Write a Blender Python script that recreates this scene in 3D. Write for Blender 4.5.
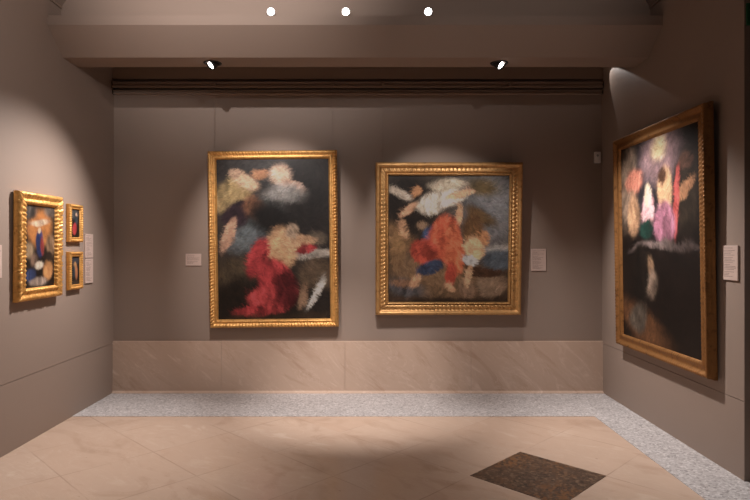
import bpy, bmesh, math, random
import numpy as np
from mathutils import Vector, Matrix

scene = bpy.context.scene
for o in list(bpy.data.objects):
    bpy.data.objects.remove(o)
COL = scene.collection
R = math.radians

# ------------------------------------------------------------ camera
cam_d = bpy.data.cameras.new('camera')
cam = bpy.data.objects.new('camera', cam_d)
COL.objects.link(cam)
cam.location = (0, 0, 1.55)
cam.rotation_euler = (R(90), 0, 0)
cam_d.sensor_width = 36
cam_d.lens = 584 / 750 * 36
cam_d.shift_x = 7 / 750
cam_d.shift_y = -4 / 750
cam_d.clip_start = 0.05
scene.camera = cam

# ------------------------------------------------------------ world and exposure
world = bpy.data.worlds.new('world')
scene.world = world
world.use_nodes = True
bg = world.node_tree.nodes['Background']
bg.inputs[0].default_value = (1.0, 0.80, 0.68, 1)
bg.inputs[1].default_value = 0.055
scene.view_settings.view_transform = 'Standard'
scene.view_settings.look = 'None'
scene.view_settings.gamma = 1
scene.view_settings.exposure = 0.0
scene.view_settings.use_curve_mapping = False

WARM = (1.0, 0.915, 0.87)


def spot(name, loc, target, power, cone, blend=0.6, size=0.03, color=WARM):
    d = bpy.data.lights.new(name, 'SPOT')
    d.energy = power
    d.color = color
    d.spot_size = R(cone)
    d.spot_blend = blend
    d.shadow_soft_size = size
    o = bpy.data.objects.new(name, d)
    COL.objects.link(o)
    o.location = loc
    o.rotation_euler = (Vector(target) - Vector(loc)).to_track_quat('-Z', 'Y').to_euler()
    return o


# spotlights hung from the vault in front of the cornice, aimed at the far wall
spot('ceiling_or_fill_light', (-1.00, 4.00, 3.60), (-0.97, 6.1, 1.66), 270, 43, 0.6)
spot('ceiling_or_fill_light', (-0.15, 4.00, 3.60), (0.84, 6.1, 1.60), 200, 38, 0.55)
spot('ceiling_or_fill_light', (1.55, 4.05, 3.60), (0.80, 6.1, 1.60), 45, 32, 0.8)
spot('ceiling_or_fill_light', (-0.05, 4.20, 3.62), (-0.08, 5.55, 0.0), 640, 41, 1.0)
spot('ceiling_or_fill_light', (0.30, 1.0, 3.62), (-0.90, 5.8, 2.30), 80, 62, 0.9)
# fill lights added to brighten the floor of the room
spot('ceiling_or_fill_light', (1.3, 2.6, 3.80), (1.7, 3.9, 0.0), 60, 60, 1.0)
spot('ceiling_or_fill_light', (-1.6, 2.6, 3.80), (-2.0, 3.6, 0.0), 60, 60, 1.0)
spot('ceiling_or_fill_light', (0.2, 2.4, 3.80), (0.0, 3.9, 0.0), 60, 56, 1.0)
# wall washers brightening the vault and the cornice on the left; the weak right one is added fill
spot('ceiling_or_fill_light', (-1.1, 2.2, 3.78), (-1.2, 5.1, 4.30), 400, 67, 1.0)
spot('ceiling_or_fill_light', (-0.9, 2.6, 3.3), (-2.69, 4.2, 3.2), 75, 90, 1.0)
spot('ceiling_or_fill_light', (1.3, 2.2, 3.7), (1.3, 5.1, 4.30), 55, 64, 1.0)
# the two spots recessed in the soffit, aimed at the side walls
spot('soffit_spot_light', (-1.41, 5.30, 3.135), (-2.62, 4.28, 0.40), 395, 92, 1.0, 0.022)
spot('soffit_spot_light', (1.19, 5.30, 3.135), (2.50, 4.65, 0.35), 430, 80, 1.0, 0.022)
# narrow light added without a fixture for the streak raking down the right wall
spot('added_streak_light', (2.36, 6.10, 3.47), (2.475, 5.70, 3.05), 6, 42, 0.12, 0.008)


# ------------------------------------------------------------ object helpers
def tag(o, label=None, cat=None, group=None, kind=None):
    if label: o['label'] = label
    if cat: o['category'] = cat
    if group: o['group'] = group
    if kind: o['kind'] = kind
    return o


def empty(name, loc, rot=(0, 0, 0)):
    o = bpy.data.objects.new(name, None)
    o.empty_display_size = 0.1
    COL.objects.link(o)
    o.location = loc
    o.rotation_euler = rot
    return o


def obj(name, bm, m, parent=None, smooth=False):
    me = bpy.data.meshes.new(name)
    bmesh.ops.recalc_face_normals(bm, faces=bm.faces)
    bm.to_mesh(me)
    bm.free()
    if smooth:
        for p in me.polygons: p.use_smooth = True
    o = bpy.data.objects.new(name, me)
    COL.objects.link(o)
    me.materials.append(m)
    if parent: o.parent = parent
    return o


def add_box(bm, x0, x1, y0, y1, z0, z1, bev=0.0):
    g = bmesh.ops.create_cube(bm, size=1)
    for v in g['verts']:
        v.co = Vector(((x0 + x1) / 2 + v.co.x * (x1 - x0), (y0 + y1) / 2 + v.co.y * (y1 - y0), (z0 + z1) / 2 + v.co.z * (z1 - z0)))
    if bev:
        es = list({e for v in g['verts'] for e in v.link_edges})
        bmesh.ops.bevel(bm, geom=es, offset=bev, segments=2, affect='EDGES', profile=0.5)
    return bm


def box(x0, x1, y0, y1, z0, z1, bev=0.0):
    return add_box(bmesh.new(), x0, x1, y0, y1, z0, z1, bev)


def extrude_x(pts, x0, x1):
    """closed outline in (y, z) carried from x0 to x1"""
    bm = bmesh.new()
    a = [bm.verts.new((x0, y, z)) for y, z in pts]
    b = [bm.verts.new((x1, y, z)) for y, z in pts]
    n = len(pts)
    for i in range(n):
        bm.faces.new((a[i], a[(i + 1) % n], b[(i + 1) % n], b[i]))
    bm.faces.new(a)
    bm.faces.new(list(reversed(b)))
    return bm


def lathe(bm, prof, seg=32, mat=Matrix()):
    """profile of (radius, height) turned about local z, then placed by mat"""
    rings = []
    for r, h in prof:
        if r < 1e-6:
            rings.append([bm.verts.new(mat @ Vector((0, 0, h)))])
        else:
            rings.append([bm.verts.new(mat @ Vector((r * math.cos(2 * math.pi * i / seg), r * math.sin(2 * math.pi * i / seg), h))) for i in range(seg)])
    for A, B in zip(rings, rings[1:]):
        for i in range(seg):
            j = (i + 1) % seg
            f = [A[i % len(A)], A[j % len(A)], B[j % len(B)], B[i % len(B)]]
            u = []
            for v in f:
                if v not in u: u.append(v)
            if len(u) > 2:
                bm.faces.new(u)
    return bm


# ------------------------------------------------------------ material helpers
def srgb(r, g, b):
    f = lambda c: c / 12.92 if c <= 0.04045 else ((c + 0.055) / 1.055) ** 2.4
    return (f(r / 255), f(g / 255), f(b / 255), 1)


class NT:
    def __init__(s, name, rough=0.6, metal=0.0, spec=0.5):
        s.m = bpy.data.materials.new(name)
        s.m.use_nodes = True
        s.t = s.m.node_tree
        s.b = s.t.nodes['Principled BSDF']
        s.b.inputs['Roughness'].default_value = rough
        s.b.inputs['Metallic'].default_value = metal
        s.b.inputs['Specular IOR Level'].default_value = spec

    def n(s, kind, **kw):
        nd = s.t.nodes.new(kind)
        for k, v in kw.items():
            if k.startswith('_'):
                setattr(nd, k[1:], v)
            else:
                key = k.replace('__', ' ')
                nd.inputs[key].default_value = v
        return nd

    def l(s, a, b):
        s.t.links.new(a, b)

    def obj(s):
        return s.n('ShaderNodeTexCoord').outputs['Object']

    def mapping(s, vec, rot=(0, 0, 0), scale=(1, 1, 1), loc=(0, 0, 0)):
        if any(rot):
            r0 = s.n('ShaderNodeMapping')
            r0.inputs['Rotation'].default_value = rot
            s.l(vec, r0.inputs['Vector'])
            vec = r0.outputs['Vector']
        mp = s.n('ShaderNodeMapping')
        mp.inputs['Scale'].default_value = scale
        mp.inputs['Location'].default_value = loc
        s.l(vec, mp.inputs['Vector'])
        return mp.outputs['Vector']

    def noise(s, vec, scale, detail=4, rough=0.55, dist=0.0):
        nd = s.n('ShaderNodeTexNoise')
        nd.inputs['Scale'].default_value = scale
        nd.inputs['Detail'].default_value = detail
        nd.inputs['Roughness'].default_value = rough
        nd.inputs['Distortion'].default_value = dist
        s.l(vec, nd.inputs['Vector'])
        return nd.outputs['Fac']

    def ramp(s, fac, stops, interp='LINEAR'):
        nd = s.n('ShaderNodeValToRGB')
        nd.color_ramp.interpolation = interp
        e = nd.color_ramp.elements
        while len(e) < len(stops): e.new(0.5)
        for el, (p, c) in zip(e, stops):
            el.position = p
            el.color = c if len(c) == 4 else (*c, 1)
        s.l(fac, nd.inputs['Fac'])
        return nd.outputs['Color']

    def mix(s, fac, a, b, mode='MIX'):
        nd = s.n('ShaderNodeMix', _data_type='RGBA', _blend_type=mode)
        for sock, v in ((nd.inputs[0], fac), (nd.inputs[6], a), (nd.inputs[7], b)):
            if hasattr(v, 'links'):
                s.l(v, sock)
            else:
                sock.default_value = v
        return nd.outputs[2]

    def math(s, op, a, b=0.0, c=0.0):
        nd = s.n('ShaderNodeMath', _operation=op)
        for sock, v in zip(nd.inputs, (a, b, c)):
            if hasattr(v, 'links'):
                s.l(v, sock)
            else:
                sock.default_value = v
        return nd.outputs[0]

    def bump(s, h, strength=0.2, dist=0.01):
        nd = s.n('ShaderNodeBump', Strength=strength, Distance=dist)
        s.l(h, nd.inputs['Height'])
        s.l(nd.outputs['Normal'], s.b.inputs['Normal'])

    def color(s, c):
        if hasattr(c, 'links'):
            s.l(c, s.b.inputs['Base Color'])
        else:
            s.b.inputs['Base Color'].default_value = c
        return s


def wall_paint(name, c, rough=0.55):
    m = NT(name, rough, spec=0.35)
    o = m.obj()
    n1 = m.noise(o, 1.3, 3)
    n2 = m.noise(o, 90, 2)
    col = m.mix(m.math('MULTIPLY', n1, 0.35), c, tuple(x * 0.86 for x in c[:3]) + (1,))
    m.color(col)
    m.bump(n2, 0.05, 0.002)
    return m.m


M_WALL = wall_paint('taupe_wall_paint', srgb(150, 133, 122))
M_PLASTER = wall_paint('plaster_paint', srgb(150, 131, 119), 0.7)
M_SOFFIT = wall_paint('soffit_paint', srgb(128, 108, 94), 0.7)
M_RAIL = wall_paint('rail_paint', srgb(150, 130, 116), 0.45)


def marble(name, base, light, dark, vein_rot, rough, aniso=(0.8, 3.2, 3.2)):
    m = NT(name, rough, spec=0.5)
    o = m.obj()
    v = m.mapping(o, rot=vein_rot, scale=aniso)
    a = m.noise(v, 1.5, 7, 0.6, 1.4)
    c = m.ramp(a, [(0.30, dark), (0.46, base), (0.58, base), (0.70, light)])
    b = m.noise(o, 14, 6, 0.65)
    c = m.mix(m.math('MULTIPLY', b, 0.35), c, dark)
    crack = m.noise(m.mapping(o, rot=vein_rot, scale=(0.7, 3, 3), loc=(3, 1, 2)), 1.8, 8, 0.65, 0.8)
    cr = m.ramp(m.math('ABSOLUTE', m.math('SUBTRACT', crack, 0.5)), [(0.0, (1, 1, 1)), (0.012, (0, 0, 0))])
    c = m.mix(m.math('MULTIPLY', cr, 0.28), c, light)
    return m, c, o


mm, c_, o_ = marble('cream_marble_wainscot', srgb(200, 175, 157), srgb(226, 206, 192), srgb(182, 153, 133), (0, R(-42), 0), 0.35)
mm.color(c_)
M_WAIN = mm.m


def floor_material():
    m, c, o = marble('cream_marble_floor', srgb(204, 181, 163), srgb(218, 199, 183), srgb(182, 156, 137), (0, 0, R(38)), 0.24, (0.9, 1.7, 1.7))
    # joints of the diagonal slabs, in the room's own coordinates
    sep = m.n('ShaderNodeSeparateXYZ')
    m.l(o, sep.inputs[0])
    X, Y = sep.outputs[0], sep.outputs[1]
    S = 0.92
    wob = m.noise(o, 9, 4)
    wob = m.math('MULTIPLY', m.math('SUBTRACT', wob, 0.5), 0.012)
    def joint(expr, off):
        e = m.math('ADD', m.math('SUBTRACT', expr, off), wob)
        fr = m.math('FRACT', m.math('DIVIDE', e, S))
        d = m.math('ABSOLUTE', m.math('SUBTRACT', fr, 0.5))     # 0.5 on a joint
        return m.math('SUBTRACT', 0.5, d)
    j = m.math('MINIMUM', joint(m.math('ADD', X, Y), 5.54 - 0.0), joint(m.math('SUBTRACT', Y, X), 3.25))
    jr = m.ramp(j, [(0.0, (1, 1, 1)), (0.0055, (0.6, 0.6, 0.6)), (0.009, (0, 0, 0))])
    br = m.ramp(m.noise(o, 1.6, 3), [(0.40, (0.0, 0.0, 0.0)), (0.60, (1, 1, 1))])
    jf = m.math('MULTIPLY', m.math('MULTIPLY', jr, br), 0.38)
    # each slab a slightly different tone
    ca = m.n('ShaderNodeCombineXYZ')
    m.l(m.math('FLOOR', m.math('DIVIDE', m.math('SUBTRACT', m.math('ADD', X, Y), 5.54), S)), ca.inputs[0])
    m.l(m.math('FLOOR', m.math('DIVIDE', m.math('SUBTRACT', m.math('SUBTRACT', Y, X), 3.25), S)), ca.inputs[1])
    wn = m.n('ShaderNodeTexWhiteNoise', _noise_dimensions='2D')
    m.l(ca.outputs[0], wn.inputs['Vector'])
    c = m.mix(m.math('MULTIPLY', wn.outputs['Value'], 0.35), c, srgb(196, 166, 144))
    # little chips and fossil marks
    vo = m.n('ShaderNodeTexVoronoi', Scale=5.0)
    m.l(m.mapping(o, rot=(0, 0, R(30)), scale=(1, 2.4, 1)), vo.inputs['Vector'])
    chips = m.ramp(m.math('ADD', vo.outputs['Distance'], m.math('MULTIPLY', m.noise(o, 26, 5), 0.20)), [(0.11, (1, 1, 1)), (0.15, (0, 0, 0))])
    c = m.mix(m.math('MULTIPLY', chips, 0.45), c, srgb(120, 92, 74))
    c = m.mix(jf, c, srgb(104, 76, 60))
    m.color(c)
    rr = m.ramp(m.noise(o, 3.0, 5), [(0.3, (0.15,) * 3), (0.7, (0.27,) * 3)])
    m.l(rr, m.b.inputs['Roughness'])
    m.bump(m.math('ADD', m.math('MULTIPLY', jr, -0.6), m.math('MULTIPLY', m.noise(o, 3.5, 3), 0.5)), 0.12, 0.006)
    return m.m


M_FLOOR = floor_material()


def granite(name, c1, c2, c3, scale, rough, rust=None):
    m = NT(name, rough, spec=0.5)
    o = m.obj()
    v = m.n('ShaderNodeTexVoronoi', Scale=scale)
    m.l(o, v.inputs['Vector'])
    sp = m.n('ShaderNodeSeparateXYZ')
    m.l(v.outputs['Color'], sp.inputs[0])
    c = m.ramp(sp.outputs[0], [(0.0, c1), (0.35, c2), (0.7, c2), (1.0, c3)])
    c = m.mix(m.math('MULTIPLY', m.noise(o, 2.5, 4), 0.4), c, c1)
    if rust:
        f = m.ramp(m.noise(m.mapping(o, loc=(0.4, 0, 0)), 2.2, 3), [(0.42, (0, 0, 0)), (0.58, (1, 1, 1))])
        g = m.ramp(sp.outputs[1], [(0.45, (0, 0, 0)), (0.6, (1, 1, 1))])
        c = m.mix(m.math('MULTIPLY', m.math('MULTIPLY', f, g), 0.8), c, rust)
    m.color(c)
    m.bump(sp.outputs[0], 0.08, 0.003)
    return m, o


g_, o_ = granite('grey_granite', srgb(140, 136, 136), srgb(192, 188, 188), srgb(226, 223, 223), 70, 0.5)
M_GRAN = g_.m
g_, o_ = granite('brown_granite', srgb(52, 40, 32), srgb(88, 68, 54), srgb(132, 108, 86), 60, 0.35, srgb(128, 86, 50))
M_DIAM = g_.m


def gold(name, a, b, rough=0.4):
    m = NT(name, rough, metal=0.6, spec=0.5)
    o = m.obj()
    n = m.noise(o, 22, 5, 0.65)
    n2 = m.noise(o, 120, 3)
    c = m.ramp(n, [(0.22, b), (0.46, a), (0.8, tuple(min(1, x * 1.15) for x in a[:3]))])
    m.color(c)
    m.l(m.math('ADD', m.math('MULTIPLY', n, 0.3), rough - 0.12), m.b.inputs['Roughness'])
    m.bump(n2, 0.25, 0.002)
    return m.m


M_GOLD = gold('gilded_wood', srgb(224, 172, 104), srgb(160, 110, 60))
M_GOLD_B = gold('bright_gilded_wood', srgb(228, 172, 98), srgb(160, 106, 52), 0.36)
M_GOLD_D = gold('aged_gilded_wood', srgb(196, 152, 98), srgb(116, 84, 54), 0.42)

M_GOLD_R = gold('dull_gilded_wood', srgb(150, 106, 62), srgb(72, 48, 30), 0.42)
_bk = NT('black_metal', 0.45, 0.3); _bk.color(srgb(22, 20, 19)); M_BLACK = _bk.m
_wd = NT('dark_wood_backing', 0.7); _wd.color(_wd.mix(_wd.noise(_wd.mapping(_wd.obj(), scale=(1, 1, 12)), 6), srgb(66, 46, 32), srgb(44, 30, 20))); M_WOOD = _wd.m
_st = NT('steel_wire', 0.7, 0.0); _st.color(srgb(150, 134, 124)); M_WIRE = _st.m
_wp = NT('white_plastic', 0.4); _wp.color(srgb(222, 216, 212)); M_WHITE = _wp.m
_gp = NT('grey_plastic', 0.4); _gp.color(srgb(150, 146, 144)); M_GREYP = _gp.m
_tx = NT('printed_grey_ink', 0.7); _tx.color(srgb(138, 118, 110)); M_INK = _tx.m
_lb = NT('label_card', 0.6); _lb.color(_lb.mix(_lb.noise(_lb.obj(), 30), srgb(205, 184, 174), srgb(192, 168, 158))); M_CARD = _lb.m
_gr = NT('sign_green', 0.4); _gr.color(srgb(10, 92, 56)); M_GREEN = _gr.m
_pg = NT('sign_pictogram', 0.4); _pg.color(srgb(150, 190, 168)); M_PICTO = _pg.m


def emitter(name, c, s):
    m = bpy.data.materials.new(name)
    m.use_nodes = True
    b = m.node_tree.nodes['Principled BSDF']
    b.inputs['Base Color'].default_value = (0.9, 0.9, 0.9, 1)
    b.inputs['Emission Color'].default_value = (*c, 1)
    b.inputs['Emission Strength'].default_value = s
    return m


M_LENS = emitter('lamp_lens_glow', (1.0, 0.95, 0.9), 9)

# ------------------------------------------------------------ the room
XL, XR = -2.69, 2.475          # side walls
YB = 6.18                      # back wall face
YE = 3.84                      # where the right wall ends
YF = -1.6                      # the room goes on behind the camera
ZS = 3.64                      # spring line of the vault
XO = 6.5                       # far right side of the front room


def structure(name, bm, m, smooth=False):
    return tag(obj(name, bm, m, None, smooth), kind='structure')


# marble floor field, granite border strips, the ground slab below
fl = structure('floor', box(XL - 0.2, XO, YF, 5.31, -0.06, 0.0), M_FLOOR)
bm = bmesh.new()
poly = [(XL - 0.2, 5.31), (2.06, 5.31), (2.06, YF), (XR + 0.12, YF), (XR + 0.12, YB + 0.1), (XL - 0.2, YB + 0.1)]
lo = [bm.verts.new((x, y, -0.05)) for x, y in poly]
hi = [bm.verts.new((x, y, 0.003)) for x, y in poly]
bm.faces.new(lo); bm.faces.new(hi)
for i in range(6):
    bm.faces.new((lo[i], lo[(i + 1) % 6], hi[(i + 1) % 6], hi[i]))
structure('trim_1', bm, M_GRAN)

# dark granite lozenge set among the slabs
def pt(u, w): return ((u - w) / 2, (u + w) / 2)
ds = [pt(5.54, 3.25), pt(5.54, 2.33), pt(4.63, 2.33), pt(4.63, 3.25)]
bm = bmesh.new()
lo = [bm.verts.new((x, y, -0.02)) for x, y in ds]
hi = [bm.verts.new((x, y, 0.0025)) for x, y in ds]
bm.faces.new(lo); bm.faces.new(hi)
for i in range(4): bm.faces.new((lo[i], lo[(i + 1) % 4], hi[(i + 1) % 4], hi[i]))
tag(obj('floor_inlay', bm, M_DIAM), 'dark brown granite diamond slab inlaid flush in the cream marble floor', 'floor tile')


def wall_side(name, xface, xback, y0, y1, seam_z=0.525):
    """upper and lower panels with a fine shadow gap between them"""
    bm = bmesh.new()
    g = 0.0025
    add_box(bm, min(xface, xback), max(xface, xback), y0, y1, 0.0, seam_z - g)
    add_box(bm, min(xface, xback), max(xface, xback), y0, y1, seam_z + g, ZS + 0.3)
    s = 0.006 if xback > xface else -0.006
    add_box(bm, min(xface + s, xback), max(xface + s, xback), y0, y1, seam_z - g, seam_z + g)
    return structure(name, bm, M_WALL)


wall_side('wall_left', XL, XL - 0.15, YF, YB + 0.15)
wall_side('wall_right', XR, XR + 0.12, YE, YB + 0.15)
structure('wall_back', box(XL - 0.1, XR + 0.1, YB, YB + 0.15, 0.5, 3.55), M_WALL)
# the wall turns right where the side wall ends
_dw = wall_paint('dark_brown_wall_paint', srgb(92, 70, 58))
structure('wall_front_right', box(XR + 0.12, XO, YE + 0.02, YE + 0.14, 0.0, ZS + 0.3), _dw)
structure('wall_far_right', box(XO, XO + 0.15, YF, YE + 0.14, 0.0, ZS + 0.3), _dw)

# marble wainscot in slabs
bm = bmesh.new()
xs = [XL - 0.02, -1.545, -0.242, 1.085, XR + 0.02]
for a, b in zip(xs, xs[1:]):
    add_box(bm, a + 0.0007, b - 0.0007, 6.15, YB + 0.05, 0.0, 0.546, 0.0012)
structure('baseboard_back', bm, M_WAIN)
# splayed marble foot where the wainscot meets the floor
structure('trim_2', extrude_x([(6.125, 0.002), (6.125, 0.006), (6.151, 0.026), (6.16, 0.026), (6.16, 0.002)], XL, XR), M_WAIN)

# cornice and soffit across the room
prof = [(4.90, 3.485), (4.90, 3.405), (5.15, 3.212), (5.417, 3.208), (5.417, 3.50), (YB + 0.1, 3.50), (YB + 0.1, 3.72), (5.2, 3.72), (5.2, 3.485)]
bm = extrude_x(prof, XL, XR)
structure('trim_3', bm, M_PLASTER)
# upper wall above the cornice: a lunette under the vault
N = 40
def arc(i):
    t = i / N
    a = math.pi * t
    return XL + (XR - XL) * t, ZS + 1.3 * math.sin(a) ** 0.75
bm = bmesh.new()
lo = [bm.verts.new((arc(i)[0], 5.12, 3.486)) for i in range(N + 1)]
hi = [bm.verts.new((arc(i)[0], 5.12, arc(i)[1] + 0.05)) for i in range(N + 1)]
lo2 = [bm.verts.new((arc(i)[0], 5.19, 3.486)) for i in range(N + 1)]
hi2 = [bm.verts.new((arc(i)[0], 5.19, arc(i)[1] + 0.05)) for i in range(N + 1)]
for i in range(N):
    bm.faces.new((lo[i], lo[i + 1], hi[i + 1], hi[i]))
    bm.faces.new((lo2[i], lo2[i + 1], hi2[i + 1], hi2[i]))
structure('wall_upper', bm, M_PLASTER)
# barrel vault
bm = bmesh.new()
a = [bm.verts.new((arc(i)[0], YF, arc(i)[1])) for i in range(N + 1)]
b = [bm.verts.new((arc(i)[0], 5.19, arc(i)[1])) for i in range(N + 1)]
a2 = [bm.verts.new((arc(i)[0], YF, arc(i)[1] + 0.1)) for i in range(N + 1)]
b2 = [bm.verts.new((arc(i)[0], 5.19, arc(i)[1] + 0.1)) for i in range(N + 1)]
for i in range(N):
    bm.faces.new((a[i], a[i + 1], b[i + 1], b[i]))
    bm.faces.new((a2[i], a2[i + 1], b2[i + 1], b2[i]))
structure('ceiling', bm, M_PLASTER, True)
bm = box(XR, XO + 0.15, YF, YE + 0.14, ZS + 0.3, ZS + 0.4)
structure('ceiling_right', bm, M_PLASTER)
# thin moulding along the spring of the vault on the left
structure('trim_4', box(XL - 0.01, XL + 0.012, YF, 5.12, ZS - 0.012, ZS + 0.004), M_RAIL)
structure('trim_5', box(XR - 0.012, XR + 0.01, YE, 5.12, ZS - 0.012, ZS + 0.004), M_RAIL)
# ledges of the recess above the pictures
structure('trim_6', box(XL, XR, YB - 0.035, YB + 0.01, 3.305, 3.42), M_RAIL)

# picture rails
def rail(z0, z1, depth, label):
    t = empty('picture_rail', ((XL + XR) / 2, YB, z0))
    tag(t, label, 'rail')
    L = (XR - XL) / 2 - 0.012
    add = bmesh.new()
    # C-shaped extrusion open at the front
    h = z1 - z0
    pr = [(0, 0), (0, h), (-depth, h), (-depth, h * 0.70), (-depth * 0.7, h * 0.70), (-depth * 0.7, h * 0.30), (-depth, h * 0.30), (-depth, 0)]
    obj('rail_channel', extrude_x(pr, -L, L), M_RAIL, t)
    for x in (-L, L):
        obj('end_cap', box(min(x, x + math.copysign(0.008, x)), max(x, x + math.copysign(0.008, x)), -depth - 0.002, 0, -0.002, h + 0.002), M_BLACK, t)
    return t


rail(3.214, 3.272, 0.060, 'upper dark metal picture rail along the top of back wall, holding the picture cables')
rail(3.150, 3.186, 0.045, 'lower and slimmer dark metal picture rail along the top of back wall')

# ------------------------------------------------------------ frames
def frame_bm(w, h, prof, relief, step=0.008):
    """moulding round a w x h opening-to-outside rectangle; base line z=0, front is -y.
    prof: (inset from the outer edge, height off the wall); relief(s, k) adds height along the run"""
    bm = bmesh.new()
    for (ax, L) in ((0, w), (1, h), (2, w), (3, h)):
        n = max(8, int(L / step))
        cols = []
        for i in range(n + 1):
            t = i / n
            colv = []
            for k, (d, hh) in enumerate(prof):
                s = -L / 2 + d + (L - 2 * d) * t
                y = -(hh + (relief(s, k, L) if relief else 0))
                if ax == 0: p = (s, y, d)
                elif ax == 1: p = (w / 2 - d, y, h / 2 + s)
                elif ax == 2: p = (-s, y, h - d)
                else: p = (-w / 2 + d, y, h / 2 - s)
                colv.append(bm.verts.new(p))
            cols.append(colv)
        for A, B in zip(cols, cols[1:]):
            for k in range(len(prof) - 1):
                bm.faces.new((A[k], A[k + 1], B[k + 1], B[k]))
    bmesh.ops.remove_doubles(bm, verts=bm.verts, dist=1e-5)
    return bm


def dense(prof, n=3):
    out = []
    for (a, b), (c, d) in zip(prof, prof[1:]):
        for i in range(n):
            out.append((a + (c - a) * i / n, b + (d - b) * i / n))
    out.append(prof[-1])
    return out


# ------------------------------------------------------------ painted canvases
TAB = np.random.RandomState(5).uniform(-1, 1, (256, 256))


def vnoise(x, y):
    xi, yi = np.floor(x).astype(int), np.floor(y).astype(int)
    fx, fy = x - xi, y - yi
    fx, fy = fx * fx * (3 - 2 * fx), fy * fy * (3 - 2 * fy)
    g = lambda a, b: TAB[a % 256, b % 256]
    return (g(xi, yi) * (1 - fx) + g(xi + 1, yi) * fx) * (1 - fy) + (g(xi, yi + 1) * (1 - fx) + g(xi + 1, yi + 1) * fx) * fy


def noise2(X, Y, seed, freq, octaves=4):
    out, amp, tot = 0, 1.0, 0
    for o in range(octaves):
        a = seed * 1.7 + o * 1.1
        c, s_ = math.cos(a), math.sin(a)
        f = freq * 2 ** o
        out = out + amp * vnoise((X * c + Y * s_) * f + seed * 17.3, (-X * s_ + Y * c) * f + seed * 9.1)
        tot += amp * 0.75
        amp *= 0.55
    return out / tot


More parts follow.
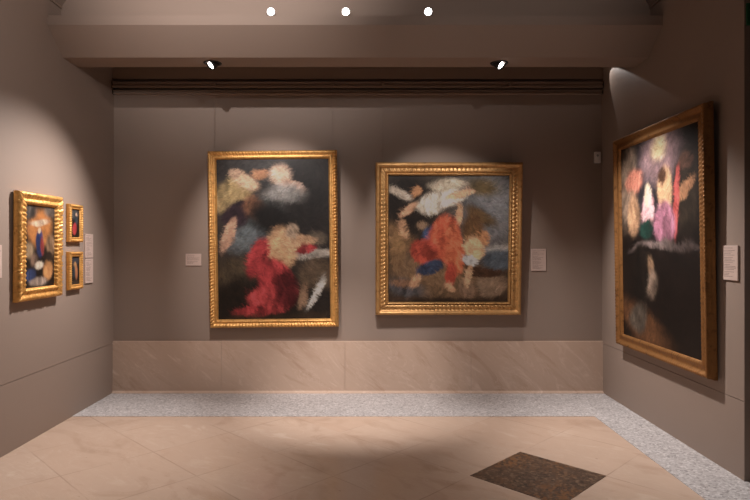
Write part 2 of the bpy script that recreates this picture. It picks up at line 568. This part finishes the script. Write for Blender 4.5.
def canvas(parent, w, h, z0, y, ground, masses, seed, texture=0.25, cell=0.0065):
    """A generic painterly composition of colour masses, in pigment on the canvas.
    masses: (cx, cy, rx, ry, angle, colour, softness, folds) in fractions of the canvas, cy from the top"""
    nx, nz = int(w / cell), int(h / cell)
    u = np.linspace(0, 1, nx + 1)
    v = np.linspace(0, 1, nz + 1)
    U, V = np.meshgrid(u, v)
    A = U * w
    B = V * h
    dU = noise2(A, B, seed, 3.0, 2) * 0.030 + noise2(A, B, seed + 3, 14, 2) * 0.006
    dV = noise2(A, B, seed + 1, 3.0, 2) * 0.030 + noise2(A, B, seed + 4, 14, 2) * 0.006
    lin = lambda c: np.array(srgb(*c)[:3])
    top, bot = ground
    img = lin(top)[None, None, :] * (1 - V[..., None]) + lin(bot)[None, None, :] * V[..., None]
    n = noise2(A, B, seed + 5, 2.5)
    img = img * (1 + texture * 1.6 * n[..., None])
    for k, (cx, cy, rx, ry, ang, colr, soft, folds) in enumerate(masses):
        a = R(ang)
        px = (U + dU - cx) * w
        pz = (V + dV - cy) * h
        X = px * math.cos(a) + pz * math.sin(a)
        Z = -px * math.sin(a) + pz * math.cos(a)
        r = np.sqrt((X / (rx * w)) ** 2 + (Z / (ry * h)) ** 2)
        m = np.clip((1 + soft - r) / (2 * soft), 0, 1)
        m = m * m * (3 - 2 * m)
        c = np.ones_like(img) * lin(colr)
        if folds:
            f = 0.7 * vnoise(X * 16 + 2.5 * noise2(A, B, seed + 40 + k, 3, 2) + k * 3.7, Z * 3.5 + k) + 0.5 * vnoise(X * 36 + 3 * noise2(A, B, seed + 41 + k, 4, 2), Z * 7 + k)
            c = c * (1 + 0.62 * np.clip(f, -1, 1))[..., None]
        else:
            c = c * (1 + texture * noise2(A, B, seed + 60 + k, 5))[..., None]
        img = img * (1 - m[..., None]) + c * m[..., None]
    # brush strokes laid over the masses, each in the colour found under it
    rs = np.random.RandomState(seed)
    ang_f = 2.2 * noise2(A, B, seed + 77, 2.0, 2)
    for big, cnt in ((0.55, int(w * h * 1300)), (0.30, int(w * h * 5200))):
        for _ in range(cnt):
            ci, cj = rs.randint(0, nx), rs.randint(0, nz)
            c = img[cj, ci] * (1 + rs.uniform(-0.30, 0.24)) * np.array([1 + rs.uniform(-.06, .06), 1.0, 1 + rs.uniform(-.07, .07)])
            Ls = big * rs.uniform(0.018, 0.055) * min(1.0, w)
            Ws = Ls * rs.uniform(0.16, 0.34)
            a = ang_f[cj, ci] + rs.uniform(-.5, .5) + (0.8 if rs.rand() < .3 else 0)
            q = int(Ls / cell) + 2
            x0, x1, y0, y1 = max(0, ci - q), min(nx + 1, ci + q + 1), max(0, cj - q), min(nz + 1, cj + q + 1)
            dx = (np.arange(x0, x1) - ci)[None, :] * cell
            dz = (np.arange(y0, y1) - cj)[:, None] * cell
            X = dx * math.cos(a) + dz * math.sin(a) + 0.3 * (dx ** 2 + dz ** 2) / Ls
            Z = -dx * math.sin(a) + dz * math.cos(a) + rs.uniform(-1, 1) * X * X / Ls * 0.5
            m = np.clip(1.25 - np.sqrt((X / Ls) ** 2 + (Z / Ws) ** 2), 0, 0.5) * 1.5
            img[y0:y1, x0:x1] = img[y0:y1, x0:x1] * (1 - m[..., None]) + c * m[..., None]
    fine = noise2(A, B, seed + 9, 20, 3)
    img = np.clip(img * (1 + 0.22 * fine[..., None]), 0.002, 1)
    lum = img.mean(axis=2, keepdims=True)
    img = (lum + (img - lum) * 0.84) * (lum / 0.30) ** 0.25
    img = np.clip(img, 0.002, 0.52)
    verts = np.zeros((nz + 1, nx + 1, 3))
    verts[..., 0] = (U - 0.5) * w
    verts[..., 1] = y
    verts[..., 2] = z0 + h - V * h
    me = bpy.data.meshes.new('canvas')
    faces = []
    for j in range(nz):
        for i in range(nx):
            p = j * (nx + 1) + i
            faces.append((p, p + nx + 1, p + nx + 2, p + 1))
    me.from_pydata(verts.reshape(-1, 3).tolist(), [], faces)
    at = me.color_attributes.new('pigment', 'FLOAT_COLOR', 'POINT')
    rgba = np.ones(((nx + 1) * (nz + 1), 4), dtype=np.float32)
    rgba[:, :3] = img.reshape(-1, 3)
    at.data.foreach_set('color', rgba.ravel())
    o = bpy.data.objects.new('canvas', me)
    COL.objects.link(o)
    me.materials.append(M_PAINT)
    o.parent = parent
    return o


_pm = NT('oil_paint_on_canvas', 0.5, spec=0.3)
_ca = _pm.n('ShaderNodeVertexColor', _layer_name='pigment')
_o = _pm.obj()
_cn = _pm.noise(_o, 55, 4)
_pm.color(_pm.mix(_pm.math('MULTIPLY', _cn, 0.3), _ca.outputs['Color'], _pm.mix(1.0, _ca.outputs['Color'], (0.6, 0.55, 0.5, 1), 'MULTIPLY')))
_pm.bump(_pm.noise(_o, 160, 3), 0.12, 0.001)
M_PAINT = _pm.m


def painting(loc, rot, w, h, fw, prof, relief, mat, label, ground, masses, seed, fd, group=None, slip=None, step=0.008, canvas_y=None, cell=0.0065):
    t = empty('framed_painting', loc, rot)
    tag(t, label, 'painting', group)
    obj('frame', frame_bm(w, h, prof, relief, step), mat, t, True)
    cy = canvas_y if canvas_y is not None else -fd * 0.45
    obj('backing_board', box(-w / 2 + 0.012, w / 2 - 0.012, min(-0.004, cy + 0.006), 0.0, 0.012, h - 0.012), M_WOOD, t)
    canvas(t, w - 2 * fw + 0.01, h - 2 * fw + 0.01, fw - 0.005, cy, ground, masses, seed, cell=cell)
    if slip:
        sp = [(fw - slip, fd * 0.62), (fw - slip * 0.6, fd * 0.78), (fw - slip * 0.2, fd * 0.62), (fw, fd * 0.46)]
        obj('inner_moulding', frame_bm(w, h, dense(sp, 2), lambda s, k, L: 0.002 * math.sin(s * 2 * math.pi / 0.018), 0.0045), mat, t, True)
    return t


GRP = 'gilt framed paintings'
# ---- painting with crimson drapery, back wall left
w, h, fw, fd = 1.345, 1.845, 0.088, 0.085
p1 = [(0, 0.0), (0.0, fd * .55), (0.004, fd * .75), (0.012, fd * .94), (0.024, fd), (0.036, fd * .92), (0.046, fd * .70), (0.056, fd * .74), (0.066, fd * .86), (0.076, fd * .74), (0.088, fd * .42)]
def rel1(s, k, L):
    if k in (2, 3, 4, 5): return 0.011 * math.sin(s * 2 * math.pi / 0.034 + k * 0.9)
    if k in (7, 8, 9): return 0.0045 * math.sin(s * 2 * math.pi / 0.0205)
    return 0.0
crimson = (176, 44, 48)
P1 = [
    (0.62, 0.12, 0.34, 0.10, 10, (72, 70, 70), 0.6, 0),
    (0.85, 0.22, 0.22, 0.30, 0, (46, 40, 38), 0.5, 0),
    (0.42, 0.42, 0.16, 0.16, 20, (86, 96, 96), 0.5, 0),
    (0.28, 0.50, 0.18, 0.08, -10, (104, 112, 116), 0.6, 0),
    (0.14, 0.22, 0.20, 0.10, -35, (168, 142, 92), 0.25, 8),
    (0.24, 0.13, 0.15, 0.045, 25, (206, 166, 134), 0.25, 0),
    (0.38, 0.09, 0.07, 0.035, 0, (176, 122, 84), 0.3, 0),
    (0.20, 0.34, 0.16, 0.085, -40, (64, 44, 54), 0.2, 8),
    (0.12, 0.47, 0.045, 0.12, 22, (190, 144, 116), 0.25, 0),
    (0.35, 0.30, 0.08, 0.09, -30, (142, 92, 62), 0.4, 10),
    (0.56, 0.11, 0.11, 0.06, 20, (214, 178, 152), 0.35, 0),
    (0.66, 0.18, 0.12, 0.03, 20, (206, 164, 138), 0.35, 0),
    (0.60, 0.22, 0.16, 0.05, 0, (150, 146, 142), 0.6, 0),
    (0.50, 0.38, 0.20, 0.10, 30, (38, 32, 30), 0.5, 0),
    (0.15, 0.70, 0.22, 0.08, 0, (92, 76, 56), 0.6, 0),
    (0.12, 0.84, 0.18, 0.10, 0, (48, 36, 26), 0.5, 0),
    (0.88, 0.72, 0.16, 0.10, 0, (104, 84, 64), 0.35, 0),
    (0.86, 0.60, 0.18, 0.035, -4, (168, 158, 146), 0.3, 0),
    (0.90, 0.49, 0.08, 0.05, 0, (120, 104, 86), 0.4, 0),
    (0.57, 0.57, 0.15, 0.13, 10, (196, 150, 106), 0.25, 0),
    (0.74, 0.52, 0.15, 0.035, -12, (204, 158, 116), 0.25, 0),
    (0.68, 0.46, 0.055, 0.045, 0, (168, 142, 116), 0.3, 0),
    (0.36, 0.62, 0.09, 0.14, 24, crimson, 0.18, 9),
    (0.80, 0.565, 0.09, 0.03, -10, crimson, 0.2, 9),
    (0.52, 0.78, 0.17, 0.15, -12, crimson, 0.15, 9),
    (0.46, 0.88, 0.20, 0.075, 10, (190, 54, 56), 0.15, 9),
    (0.62, 0.82, 0.11, 0.12, 0, (120, 28, 34), 0.2, 9),
    (0.30, 0.945, 0.16, 0.035, -4, crimson, 0.2, 8),
    (0.76, 0.86, 0.04, 0.09, 10, (150, 116, 88), 0.3, 0),
    (0.87, 0.85, 0.025, 0.12, 30, (188, 182, 172), 0.3, 0),
    (0.50, 0.99, 0.50, 0.03, 0, (70, 54, 38), 0.5, 0),
]
painting((-0.979, YB - 0.022, 0.700), (R(0.8), R(-0.6), 0), w, h, fw, p1, rel1, M_GOLD,
         'large gilt framed painting with crimson drapery, left of the two on back wall',
         ((74, 68, 66), (44, 34, 27)), P1, 11, fd, slip=0.03)

# ---- painting with orange-red drapery and blue-grey sky, back wall right
w, h, fw, fd = 1.520, 1.589, 0.138, 0.095
p2 = dense([(0, 0.0), (0.0, fd * .45), (0.006, fd * .80), (0.020, fd * 1.0), (0.036, fd), (0.046, fd * .84), (0.056, fd * .62), (0.068, fd * .56), (0.084, fd * .62), (0.098, fd * .66), (0.108, fd * .60), (0.118, fd * .52), (0.138, fd * .40)], 1)
def rel2(s, k, L):
    if k in (7, 8, 9): return 0.015 * abs(math.sin(s * math.pi / 0.042 + k * 0.5))
    if k == 1 or k == 2: return 0.001 * math.sin(s * 30)
    return 0.0
orange = (206, 84, 44)
P2 = [
    (0.16, 0.22, 0.24, 0.26, 0, (46, 34, 26), 0.5, 0),
    (0.86, 0.22, 0.26, 0.34, 0, (122, 122, 124), 0.6, 0),
    (0.80, 0.10, 0.14, 0.08, 10, (112, 92, 56), 0.5, 0),
    (0.77, 0.33, 0.14, 0.05, 30, (106, 82, 50), 0.4, 0),
    (0.92, 0.56, 0.16, 0.03, 0, (176, 170, 160), 0.6, 0),
    (0.92, 0.64, 0.14, 0.08, 20, (92, 102, 112), 0.4, 0),
    (0.72, 0.44, 0.10, 0.14, 0, (116, 80, 44), 0.4, 0),
    (0.12, 0.50, 0.16, 0.08, 30, (138, 102, 64), 0.4, 0),
    (0.09, 0.62, 0.07, 0.14, 0, (156, 116, 70), 0.3, 0),
    (0.40, 0.80, 0.42, 0.18, 8, (134, 102, 70), 0.5, 0),
    (0.14, 0.90, 0.18, 0.08, 10, (86, 82, 84), 0.35, 6),
    (0.14, 0.86, 0.12, 0.03, 0, (150, 108, 78), 0.4, 0),
    (0.86, 0.86, 0.12, 0.10, 0, (146, 118, 92), 0.25, 0),
    (0.66, 0.88, 0.08, 0.09, 0, (140, 108, 82), 0.25, 0),
    (0.78, 0.735, 0.18, 0.045, 5, (84, 54, 32), 0.2, 0),
    (0.50, 0.08, 0.16, 0.05, -8, (182, 166, 142), 0.3, 0),
    (0.10, 0.165, 0.11, 0.035, 20, (168, 152, 134), 0.3, 0),
    (0.44, 0.20, 0.20, 0.065, -14, (222, 206, 184), 0.25, 7),
    (0.60, 0.155, 0.12, 0.03, -18, (206, 156, 118), 0.25, 0),
    (0.24, 0.14, 0.045, 0.04, 0, (186, 130, 82), 0.3, 0),
    (0.17, 0.28, 0.10, 0.025, -38, (204, 152, 114), 0.25, 0),
    (0.28, 0.37, 0.05, 0.04, 0, (166, 132, 100), 0.3, 0),
    (0.15, 0.43, 0.04, 0.08, -30, (196, 146, 104), 0.25, 0),
    (0.34, 0.44, 0.06, 0.08, 0, (72, 96, 140), 0.2, 7),
    (0.59, 0.32, 0.03, 0.09, 0, (200, 150, 110), 0.25, 0),
    (0.46, 0.50, 0.15, 0.20, 0, orange, 0.15, 7),
    (0.30, 0.60, 0.09, 0.10, -10, (190, 66, 40), 0.2, 7),
    (0.54, 0.58, 0.09, 0.20, -4, (222, 104, 56), 0.15, 7),
    (0.35, 0.73, 0.10, 0.055, -25, (58, 70, 98), 0.2, 7),
    (0.50, 0.78, 0.045, 0.10, 0, (190, 66, 40), 0.25, 7),
    (0.25, 0.84, 0.035, 0.06, 20, (200, 148, 108), 0.25, 0),
    (0.50, 0.88, 0.05, 0.03, 20, (200, 148, 108), 0.25, 0),
    (0.72, 0.56, 0.085, 0.09, 25, (218, 168, 122), 0.2, 0),
    (0.82, 0.48, 0.04, 0.045, 0, (186, 126, 78), 0.25, 0),
    (0.68, 0.66, 0.07, 0.04, 0, (182, 182, 180), 0.2, 6),
    (0.67, 0.78, 0.035, 0.09, 12, (216, 164, 120), 0.25, 0),
    (0.50, 0.99, 0.50, 0.03, 0, (74, 54, 38), 0.5, 0),
]
painting((0.838, YB - 0.022, 0.830), (R(3.0), 0, 0), w, h, fw, p2, rel2, M_GOLD_D,
         'gilt framed painting with orange drapery and cloudy sky, right of the two on back wall',
         ((92, 80, 68), (84, 62, 44)), P2, 23, fd, slip=0.026)

# ---- tall dark painting on the right wall
w, h, fw, fd = 1.545, 1.97, 0.115, 0.070
p3 = [(0, 0.0), (0.0, fd * .38), (0.006, fd * .46), (0.008, fd * .52), (0.010, fd * .90), (0.020, fd * 1.0), (0.032, fd * .96), (0.046, fd * .70), (0.062, fd * .62), (0.074, fd * .70), (0.086, fd * .74), (0.098, fd * .80), (0.115, fd * .40)]
def rel3(s, k, L):
    if k in (5, 6): return 0.003 * math.sin(s * 2 * math.pi / 0.030 + k)
    if k in (2, 3, 4): return 0.003 * math.sin(s * 2 * math.pi / 0.026)
    if k in (10, 11): return 0.0015 * math.sin(s * 2 * math.pi / 0.032 + k)
    return 0.0
P3 = [
    (0.50, 0.24, 0.44, 0.24, 0, (58, 54, 60), 0.3, 0),
    (0.54, 0.10, 0.24, 0.13, 0, (150, 118, 122), 0.5, 0),
    (0.55, 0.045, 0.09, 0.06, 0, (214, 188, 140), 0.7, 0),
    (0.10, 0.22, 0.13, 0.20, 0, (140, 116, 96), 0.4, 9),
    (0.20, 0.20, 0.13, 0.06, 0, (196, 116, 92), 0.3, 8),
    (0.20, 0.37, 0.09, 0.10, 0, (170, 128, 92), 0.3, 9),
    (0.40, 0.36, 0.08, 0.10, 0, (206, 146, 150), 0.25, 8),
    (0.40, 0.28, 0.045, 0.04, 0, (222, 196, 160), 0.3, 0),
    (0.62, 0.28, 0.09, 0.12, 0, (206, 156, 112), 0.25, 0),
    (0.58, 0.20, 0.05, 0.04, 0, (98, 62, 40), 0.3, 0),
    (0.86, 0.30, 0.13, 0.20, 0, (58, 46, 34), 0.3, 8),
    (0.85, 0.16, 0.07, 0.045, 0, (112, 76, 60), 0.3, 0),
    (0.86, 0.29, 0.10, 0.03, -30, (190, 134, 90), 0.3, 0),
    (0.76, 0.34, 0.03, 0.16, 6, (206, 76, 70), 0.25, 7),
    (0.62, 0.43, 0.13, 0.10, 15, (168, 104, 128), 0.2, 8),
    (0.38, 0.45, 0.10, 0.06, -20, (30, 72, 62), 0.2, 8),
    (0.58, 0.535, 0.38, 0.018, 0, (130, 112, 108), 0.5, 0),
    (0.28, 0.68, 0.14, 0.14, 0, (36, 28, 22), 0.3, 8),
    (0.42, 0.64, 0.045, 0.05, 0, (150, 116, 86), 0.3, 0),
    (0.44, 0.73, 0.07, 0.07, 20, (120, 100, 84), 0.35, 8),
    (0.30, 0.92, 0.34, 0.08, 20, (120, 76, 40), 0.5, 0),
    (0.24, 0.88, 0.14, 0.07, -15, (96, 84, 72), 0.3, 7),
    (0.80, 0.70, 0.24, 0.18, 0, (34, 22, 17), 0.5, 0),
]
painting((XR - 0.012, 4.885, 0.602), (R(0.9), 0, R(-90)), w, h, fw, p3, rel3, M_GOLD_R,
         'tall dark gilt framed painting with a glow at its top, on the right wall',
         ((34, 26, 24), (36, 24, 17)), P3, 37, fd)

# ---- carved frame painting on the left wall, and two small ones
w, h, fw, fd = 0.63, 0.85, 0.100, 0.058
p4 = [(0, 0.0), (0.0, fd * .5), (0.006, fd * .72), (0.018, fd * .95), (0.032, fd * .9), (0.044, fd * .66), (0.056, fd * .62), (0.068, fd * .78), (0.080, fd * .92), (0.090, fd * .74), (0.100, fd * .40)]
def rel4(s, k, L):
    wob = 1.2 * math.sin(s * 37) + 0.7 * math.sin(s * 91 + 1)
    if k in (1, 2, 3, 4): return 0.005 * math.sin(s * 2 * math.pi / 0.050 + 1.3 * k + 2 * wob)
    if k in (5, 6): return 0.004 * math.sin(s * 2 * math.pi / 0.043 + 2.0 - wob)
    if k in (8, 9): return 0.004 * math.sin(s * 2 * math.pi / 0.036)
    return 0.0
P4 = [
    (0.50, 0.28, 0.40, 0.24, 0, (176, 108, 40), 0.25, 0),
    (0.15, 0.06, 0.22, 0.09, 0, (96, 88, 82), 0.4, 8),
    (0.86, 0.06, 0.20, 0.09, 0, (110, 96, 86), 0.4, 8),
    (0.50, 0.20, 0.30, 0.04, 0, (190, 160, 130), 0.4, 7),
    (0.50, 0.46, 0.13, 0.18, 0, (40, 54, 106), 0.2, 6),
    (0.58, 0.50, 0.06, 0.12, 0, (156, 52, 48), 0.3, 6),
    (0.50, 0.29, 0.05, 0.04, 0, (206, 166, 130), 0.3, 0),
    (0.14, 0.54, 0.16, 0.10, 0, (150, 124, 92), 0.4, 6),
    (0.86, 0.50, 0.14, 0.14, 0, (136, 104, 74), 0.4, 6),
    (0.30, 0.66, 0.12, 0.08, 0, (120, 92, 74), 0.4, 6),
    (0.46, 0.74, 0.14, 0.05, 0, (188, 170, 150), 0.35, 6),
    (0.20, 0.84, 0.16, 0.08, 0, (50, 66, 110), 0.3, 6),
    (0.76, 0.80, 0.16, 0.12, 20, (196, 134, 72), 0.3, 6),
    (0.45, 0.93, 0.28, 0.05, 0, (150, 130, 116), 0.4, 6),
    (0.80, 0.64, 0.10, 0.06, 0, (60, 44, 34), 0.3, 6),
]
painting((XL + 0.006, 4.725, 1.122), (R(0.5), 0, R(90)), w, h, fw, p4, rel4, M_GOLD_B,
         'painting in a wide richly carved gilt frame, the biggest one on left wall',
         ((70, 52, 36), (42, 32, 28)), P4, 51, fd, cell=0.0045, step=0.006)
wS, hS, fS, dS = 0.245, 0.343, 0.046, 0.038
p5 = [(0, 0.0), (0.0, dS * .6), (0.005, dS * .85), (0.014, dS), (0.022, dS * .9), (0.028, dS * .66), (0.034, dS * .62), (0.040, dS * .8), (0.046, dS * .4)]
def rel5(s, k, L):
    if k in (2, 3, 4): return 0.003 * math.sin(s * 2 * math.pi / 0.022)
    if k in (6, 7): return 0.002 * math.sin(s * 2 * math.pi / 0.018)
    return 0.0
PS1 = [
    (0.40, 0.20, 0.40, 0.16, 0, (84, 86, 88), 0.4, 6),
    (0.62, 0.24, 0.10, 0.09, 0, (186, 146, 118), 0.3, 0),
    (0.60, 0.42, 0.20, 0.16, 0, (48, 60, 70), 0.3, 6),
    (0.44, 0.70, 0.24, 0.20, 10, (176, 40, 44), 0.25, 5),
    (0.85, 0.70, 0.14, 0.25, 0, (50, 40, 34), 0.4, 0),
]
PS2 = [
    (0.50, 0.15, 0.50, 0.16, 0, (64, 66, 76), 0.4, 0),
    (0.50, 0.38, 0.20, 0.18, 0, (196, 140, 78), 0.25, 5),
    (0.36, 0.54, 0.13, 0.22, 0, (66, 84, 96), 0.3, 5),
    (0.64, 0.58, 0.14, 0.24, 0, (170, 106, 66), 0.3, 5),
    (0.50, 0.92, 0.50, 0.08, 0, (74, 60, 48), 0.4, 0),
]
SG = None
painting((XL + 0.004, 5.322, 1.585), (0, 0, R(90)), wS, hS, fS, p5, rel5, M_GOLD_B,
         'small gilt framed painting with a red patch, upper of the small pair on left wall',
         ((44, 36, 34), (36, 28, 24)), PS1, 61, dS, SG, cell=0.003, step=0.0045)
painting((XL + 0.004, 5.322, 1.155), (0, 0, R(90)), wS, hS, fS, p5, rel5, M_GOLD_B,
         'small gilt framed painting in brown and blue, lower of the small pair on left wall',
         ((44, 38, 38), (40, 32, 28)), PS2, 73, dS, SG, cell=0.003, step=0.0045)

# ------------------------------------------------------------ wall labels
def label_plate(loc, rotz, w, h, text, rows):
    t = empty('wall_label', loc, (0, 0, rotz))
    tag(t, text, 'label', 'wall labels')
    obj('card', box(-w / 2, w / 2, -0.012, 0.0, 0, h, 0.001), M_CARD, t)
    rs = random.Random(int(w * 1000 + h * 777 + loc[0] * 31))
    b = bmesh.new()
    z = h - 0.018
    for i in range(rows):
        L = (w - 0.03) * (0.35 + 0.6 * rs.random())
        x = -w / 2 + 0.014
        # broken dashes standing in for the illegible small print
        while x < -w / 2 + 0.014 + L:
            d = rs.uniform(0.006, 0.018)
            add_box(b, x, min(x + d, w / 2 - 0.012), -0.0127, -0.0119, z, z + 0.0035)
            x += d + 0.003
        z -= 0.0105 if i % 4 else 0.017
        if z < 0.012: break
    obj('print', b, M_INK, t)
    return t


label_plate((-1.844, YB, 1.343), 0, 0.165, 0.125, 'small wide wall label to the left of the crimson drapery painting', 9)
label_plate((1.802, YB, 1.288), 0, 0.158, 0.232, 'upright wall label to the right of the orange drapery painting', 18)
label_plate((XL, 5.612, 1.438), R(90), 0.155, 0.226, 'upper of two stacked wall labels beside the small paintings, left wall', 18)
label_plate((XL, 5.612, 1.195), R(90), 0.155, 0.234, 'lower of two stacked wall labels beside the small paintings, left wall', 18)
label_plate((XL, 4.195, 1.318), R(90), 0.155, 0.240, 'wall label cut by left photo edge, before the carved frame painting', 18)
label_plate((XR, 3.972, 1.318), R(-90), 0.160, 0.235, 'wall label near the end of right wall, beside the tall dark painting', 18)

# ------------------------------------------------------------ hanging cables
def cable(x, z1, text, y1):
    t = empty('hanging_cable', (x, YB - 0.062, z1))
    tag(t, text, 'cable', 'picture hanging cables')
    z0 = 3.235 - z1
    b = bmesh.new()
    dy = y1 - (YB - 0.062)
    n = 8
    L = math.hypot(z0, dy)
    m = Matrix.Translation((0, dy, 0)) @ Vector((0, -dy, z0)).to_track_quat('Z', 'Y').to_matrix().to_4x4()
    lathe(b, [(0, 0), (0.0016, 0), (0.0016, L), (0, L)], 8, m)
    obj('wire', b, M_WIRE, t)
    obj('hook', box(-0.016, 0.016, -0.014, 0.016, z0 - 0.022, z0 + 0.016, 0.003), M_RAIL, t)
    return t


cable(-1.610, 2.505, 'thin cable from rail hook to left top of the crimson drapery painting', YB - 0.055)
cable(-0.370, 2.505, 'thin cable from rail hook to right top of the crimson drapery painting', YB - 0.055)
cable(0.158, 2.395, 'thin cable from rail hook to left top of the orange drapery painting', YB - 0.085)
cable(1.500, 2.395, 'thin cable from rail hook to right top of the orange drapery painting', YB - 0.085)

# ------------------------------------------------------------ sensor box in the corner
t = empty('wall_sensor', (2.420, YB, 2.425))
tag(t, 'small white sensor box high on the back wall by the right corner', 'sensor')
obj('casing', box(-0.032, 0.032, -0.034, 0, 0, 0.118, 0.006), M_WHITE, t)
b = bmesh.new()
lathe(b, [(0, 0.004), (0.008, 0.0035), (0.013, 0.0)], 20, Matrix.Translation((-0.002, -0.0335, 0.078)) @ Matrix.Rotation(R(90), 4, 'X'))
obj('detector_eye', b, M_GREYP, t, True)

# ------------------------------------------------------------ exit sign on the wall beyond
t = empty('exit_sign', (2.685, YE + 0.02, 3.00))
tag(t, 'dark green exit sign high up at the right edge of the photo', 'sign')
obj('sign_panel', box(-0.20, 0.20, -0.03, 0, 0, 0.145, 0.003), M_GREEN, t)
b = bmesh.new()
def slab(x0, z0, x1, z1, th):
    d = Vector((x1 - x0, 0, z1 - z0)); L = d.length; a = math.atan2(d.z, d.x)
    g = bmesh.ops.create_cube(b, size=1)
    for v in g['verts']:
        x, z = v.co.x * L, v.co.z * th
        v.co = Vector(((x0 + x1) / 2 + x * math.cos(a) - z * math.sin(a), -0.031 + v.co.y * 0.002, (z0 + z1) / 2 + x * math.sin(a) + z * math.cos(a)))
slab(-0.178, 0.128, -0.10, 0.128, 0.010); slab(-0.178, 0.095, -0.15, 0.128, 0.012)
slab(-0.105, 0.02, -0.105, 0.128, 0.010)
slab(-0.03, 0.11, -0.06, 0.06, 0.02); slab(-0.06, 0.06, -0.025, 0.03, 0.013); slab(-0.06, 0.06, -0.10, 0.035, 0.013)
slab(-0.03, 0.10, 0.0, 0.075, 0.010); slab(-0.03, 0.10, -0.07, 0.09, 0.010)
slab(0.05, 0.07, 0.16, 0.07, 0.013); slab(0.12, 0.105, 0.165, 0.07, 0.013); slab(0.12, 0.035, 0.165, 0.07, 0.013)
lathe(b, [(0, 0.001), (0.012, 0.001), (0.012, -0.001), (0, -0.001)], 16, Matrix.Translation((-0.022, -0.031, 0.125)) @ Matrix.Rotation(R(90), 4, 'X'))
obj('pictogram', b, M_PICTO, t)

# ------------------------------------------------------------ lamps
def aim(loc, tgt):
    """matrix turning +z towards tgt"""
    return (Vector(tgt) - Vector(loc)).to_track_quat('Z', 'Y').to_matrix().to_4x4()


def soffit_spot(x, y, tgt, text):
    t = empty('recessed_spotlight', (x, y, 3.21))
    tag(t, text, 'spotlight')
    b = bmesh.new()
    lathe(b, [(0.060, 0.0), (0.062, -0.006), (0.078, -0.006), (0.082, 0.0)], 36)
    obj('trim_ring', b, M_BLACK, t, True)
    m = Matrix.Translation((0, 0, -0.004)) @ aim((x, y, 3.17), tgt)
    b = bmesh.new()
    lathe(b, [(0.0, -0.05), (0.040, -0.05), (0.046, -0.03), (0.048, 0.034), (0.044, 0.036), (0.040, 0.012), (0.0, 0.010)], 32, m)
    obj('lamp_head', b, M_BLACK, t, True)
    b = bmesh.new()
    lathe(b, [(0.0, 0.030), (0.025, 0.028), (0.039, 0.022)], 32, m)
    obj('lens', b, M_LENS, t, True)
    return t


def ledge_spot(x, y, side, text):
    t = empty('ledge_spotlight', (x, y, 3.486))
    tag(t, text, 'spotlight', 'spotlights on the cornice ledge')
    obj('foot', box(-0.032 + side * 0.038, 0.032 + side * 0.038, -0.03, 0.03, 0, 0.020, 0.004), M_BLACK, t)
    b = bmesh.new()
    add_box(b, -0.006 + side * 0.028, 0.006 + side * 0.028, -0.012, 0.012, 0.010, 0.062)
    obj('bracket', b, M_BLACK, t)
    m = Matrix.Translation((0, 0, 0.066)) @ aim((x, y, 3.54), (x * 0.3, 0, 2.3))
    b = bmesh.new()
    lathe(b, [(0.0, -0.05), (0.022, -0.05), (0.030, -0.03), (0.034, 0.03), (0.032, 0.032), (0.030, 0.02), (0, 0.018)], 28, m)
    obj('lamp_head', b, M_BLACK, t, True)
    b = bmesh.new()
    lathe(b, [(0.0, 0.034), (0.016, 0.033), (0.031, 0.028)], 28, m)
    obj('lens', b, M_LENS, t, True)
    return t


soffit_spot(-1.41, 5.30, (-2.69, 4.20, 1.75), 'black tilted spotlight in the soffit, aimed at left wall')
soffit_spot(1.19, 5.30, (2.47, 4.20, 1.75), 'black tilted spotlight in the soffit, aimed at right wall')
ledge_spot(-0.83, 5.0, -1, 'glowing spotlight on the cornice ledge, leftmost of the three')
ledge_spot(-0.19, 5.0, 1, 'glowing spotlight on the cornice ledge, middle one of the three')
ledge_spot(0.515, 5.0, 1, 'glowing spotlight on the cornice ledge, rightmost of the three')
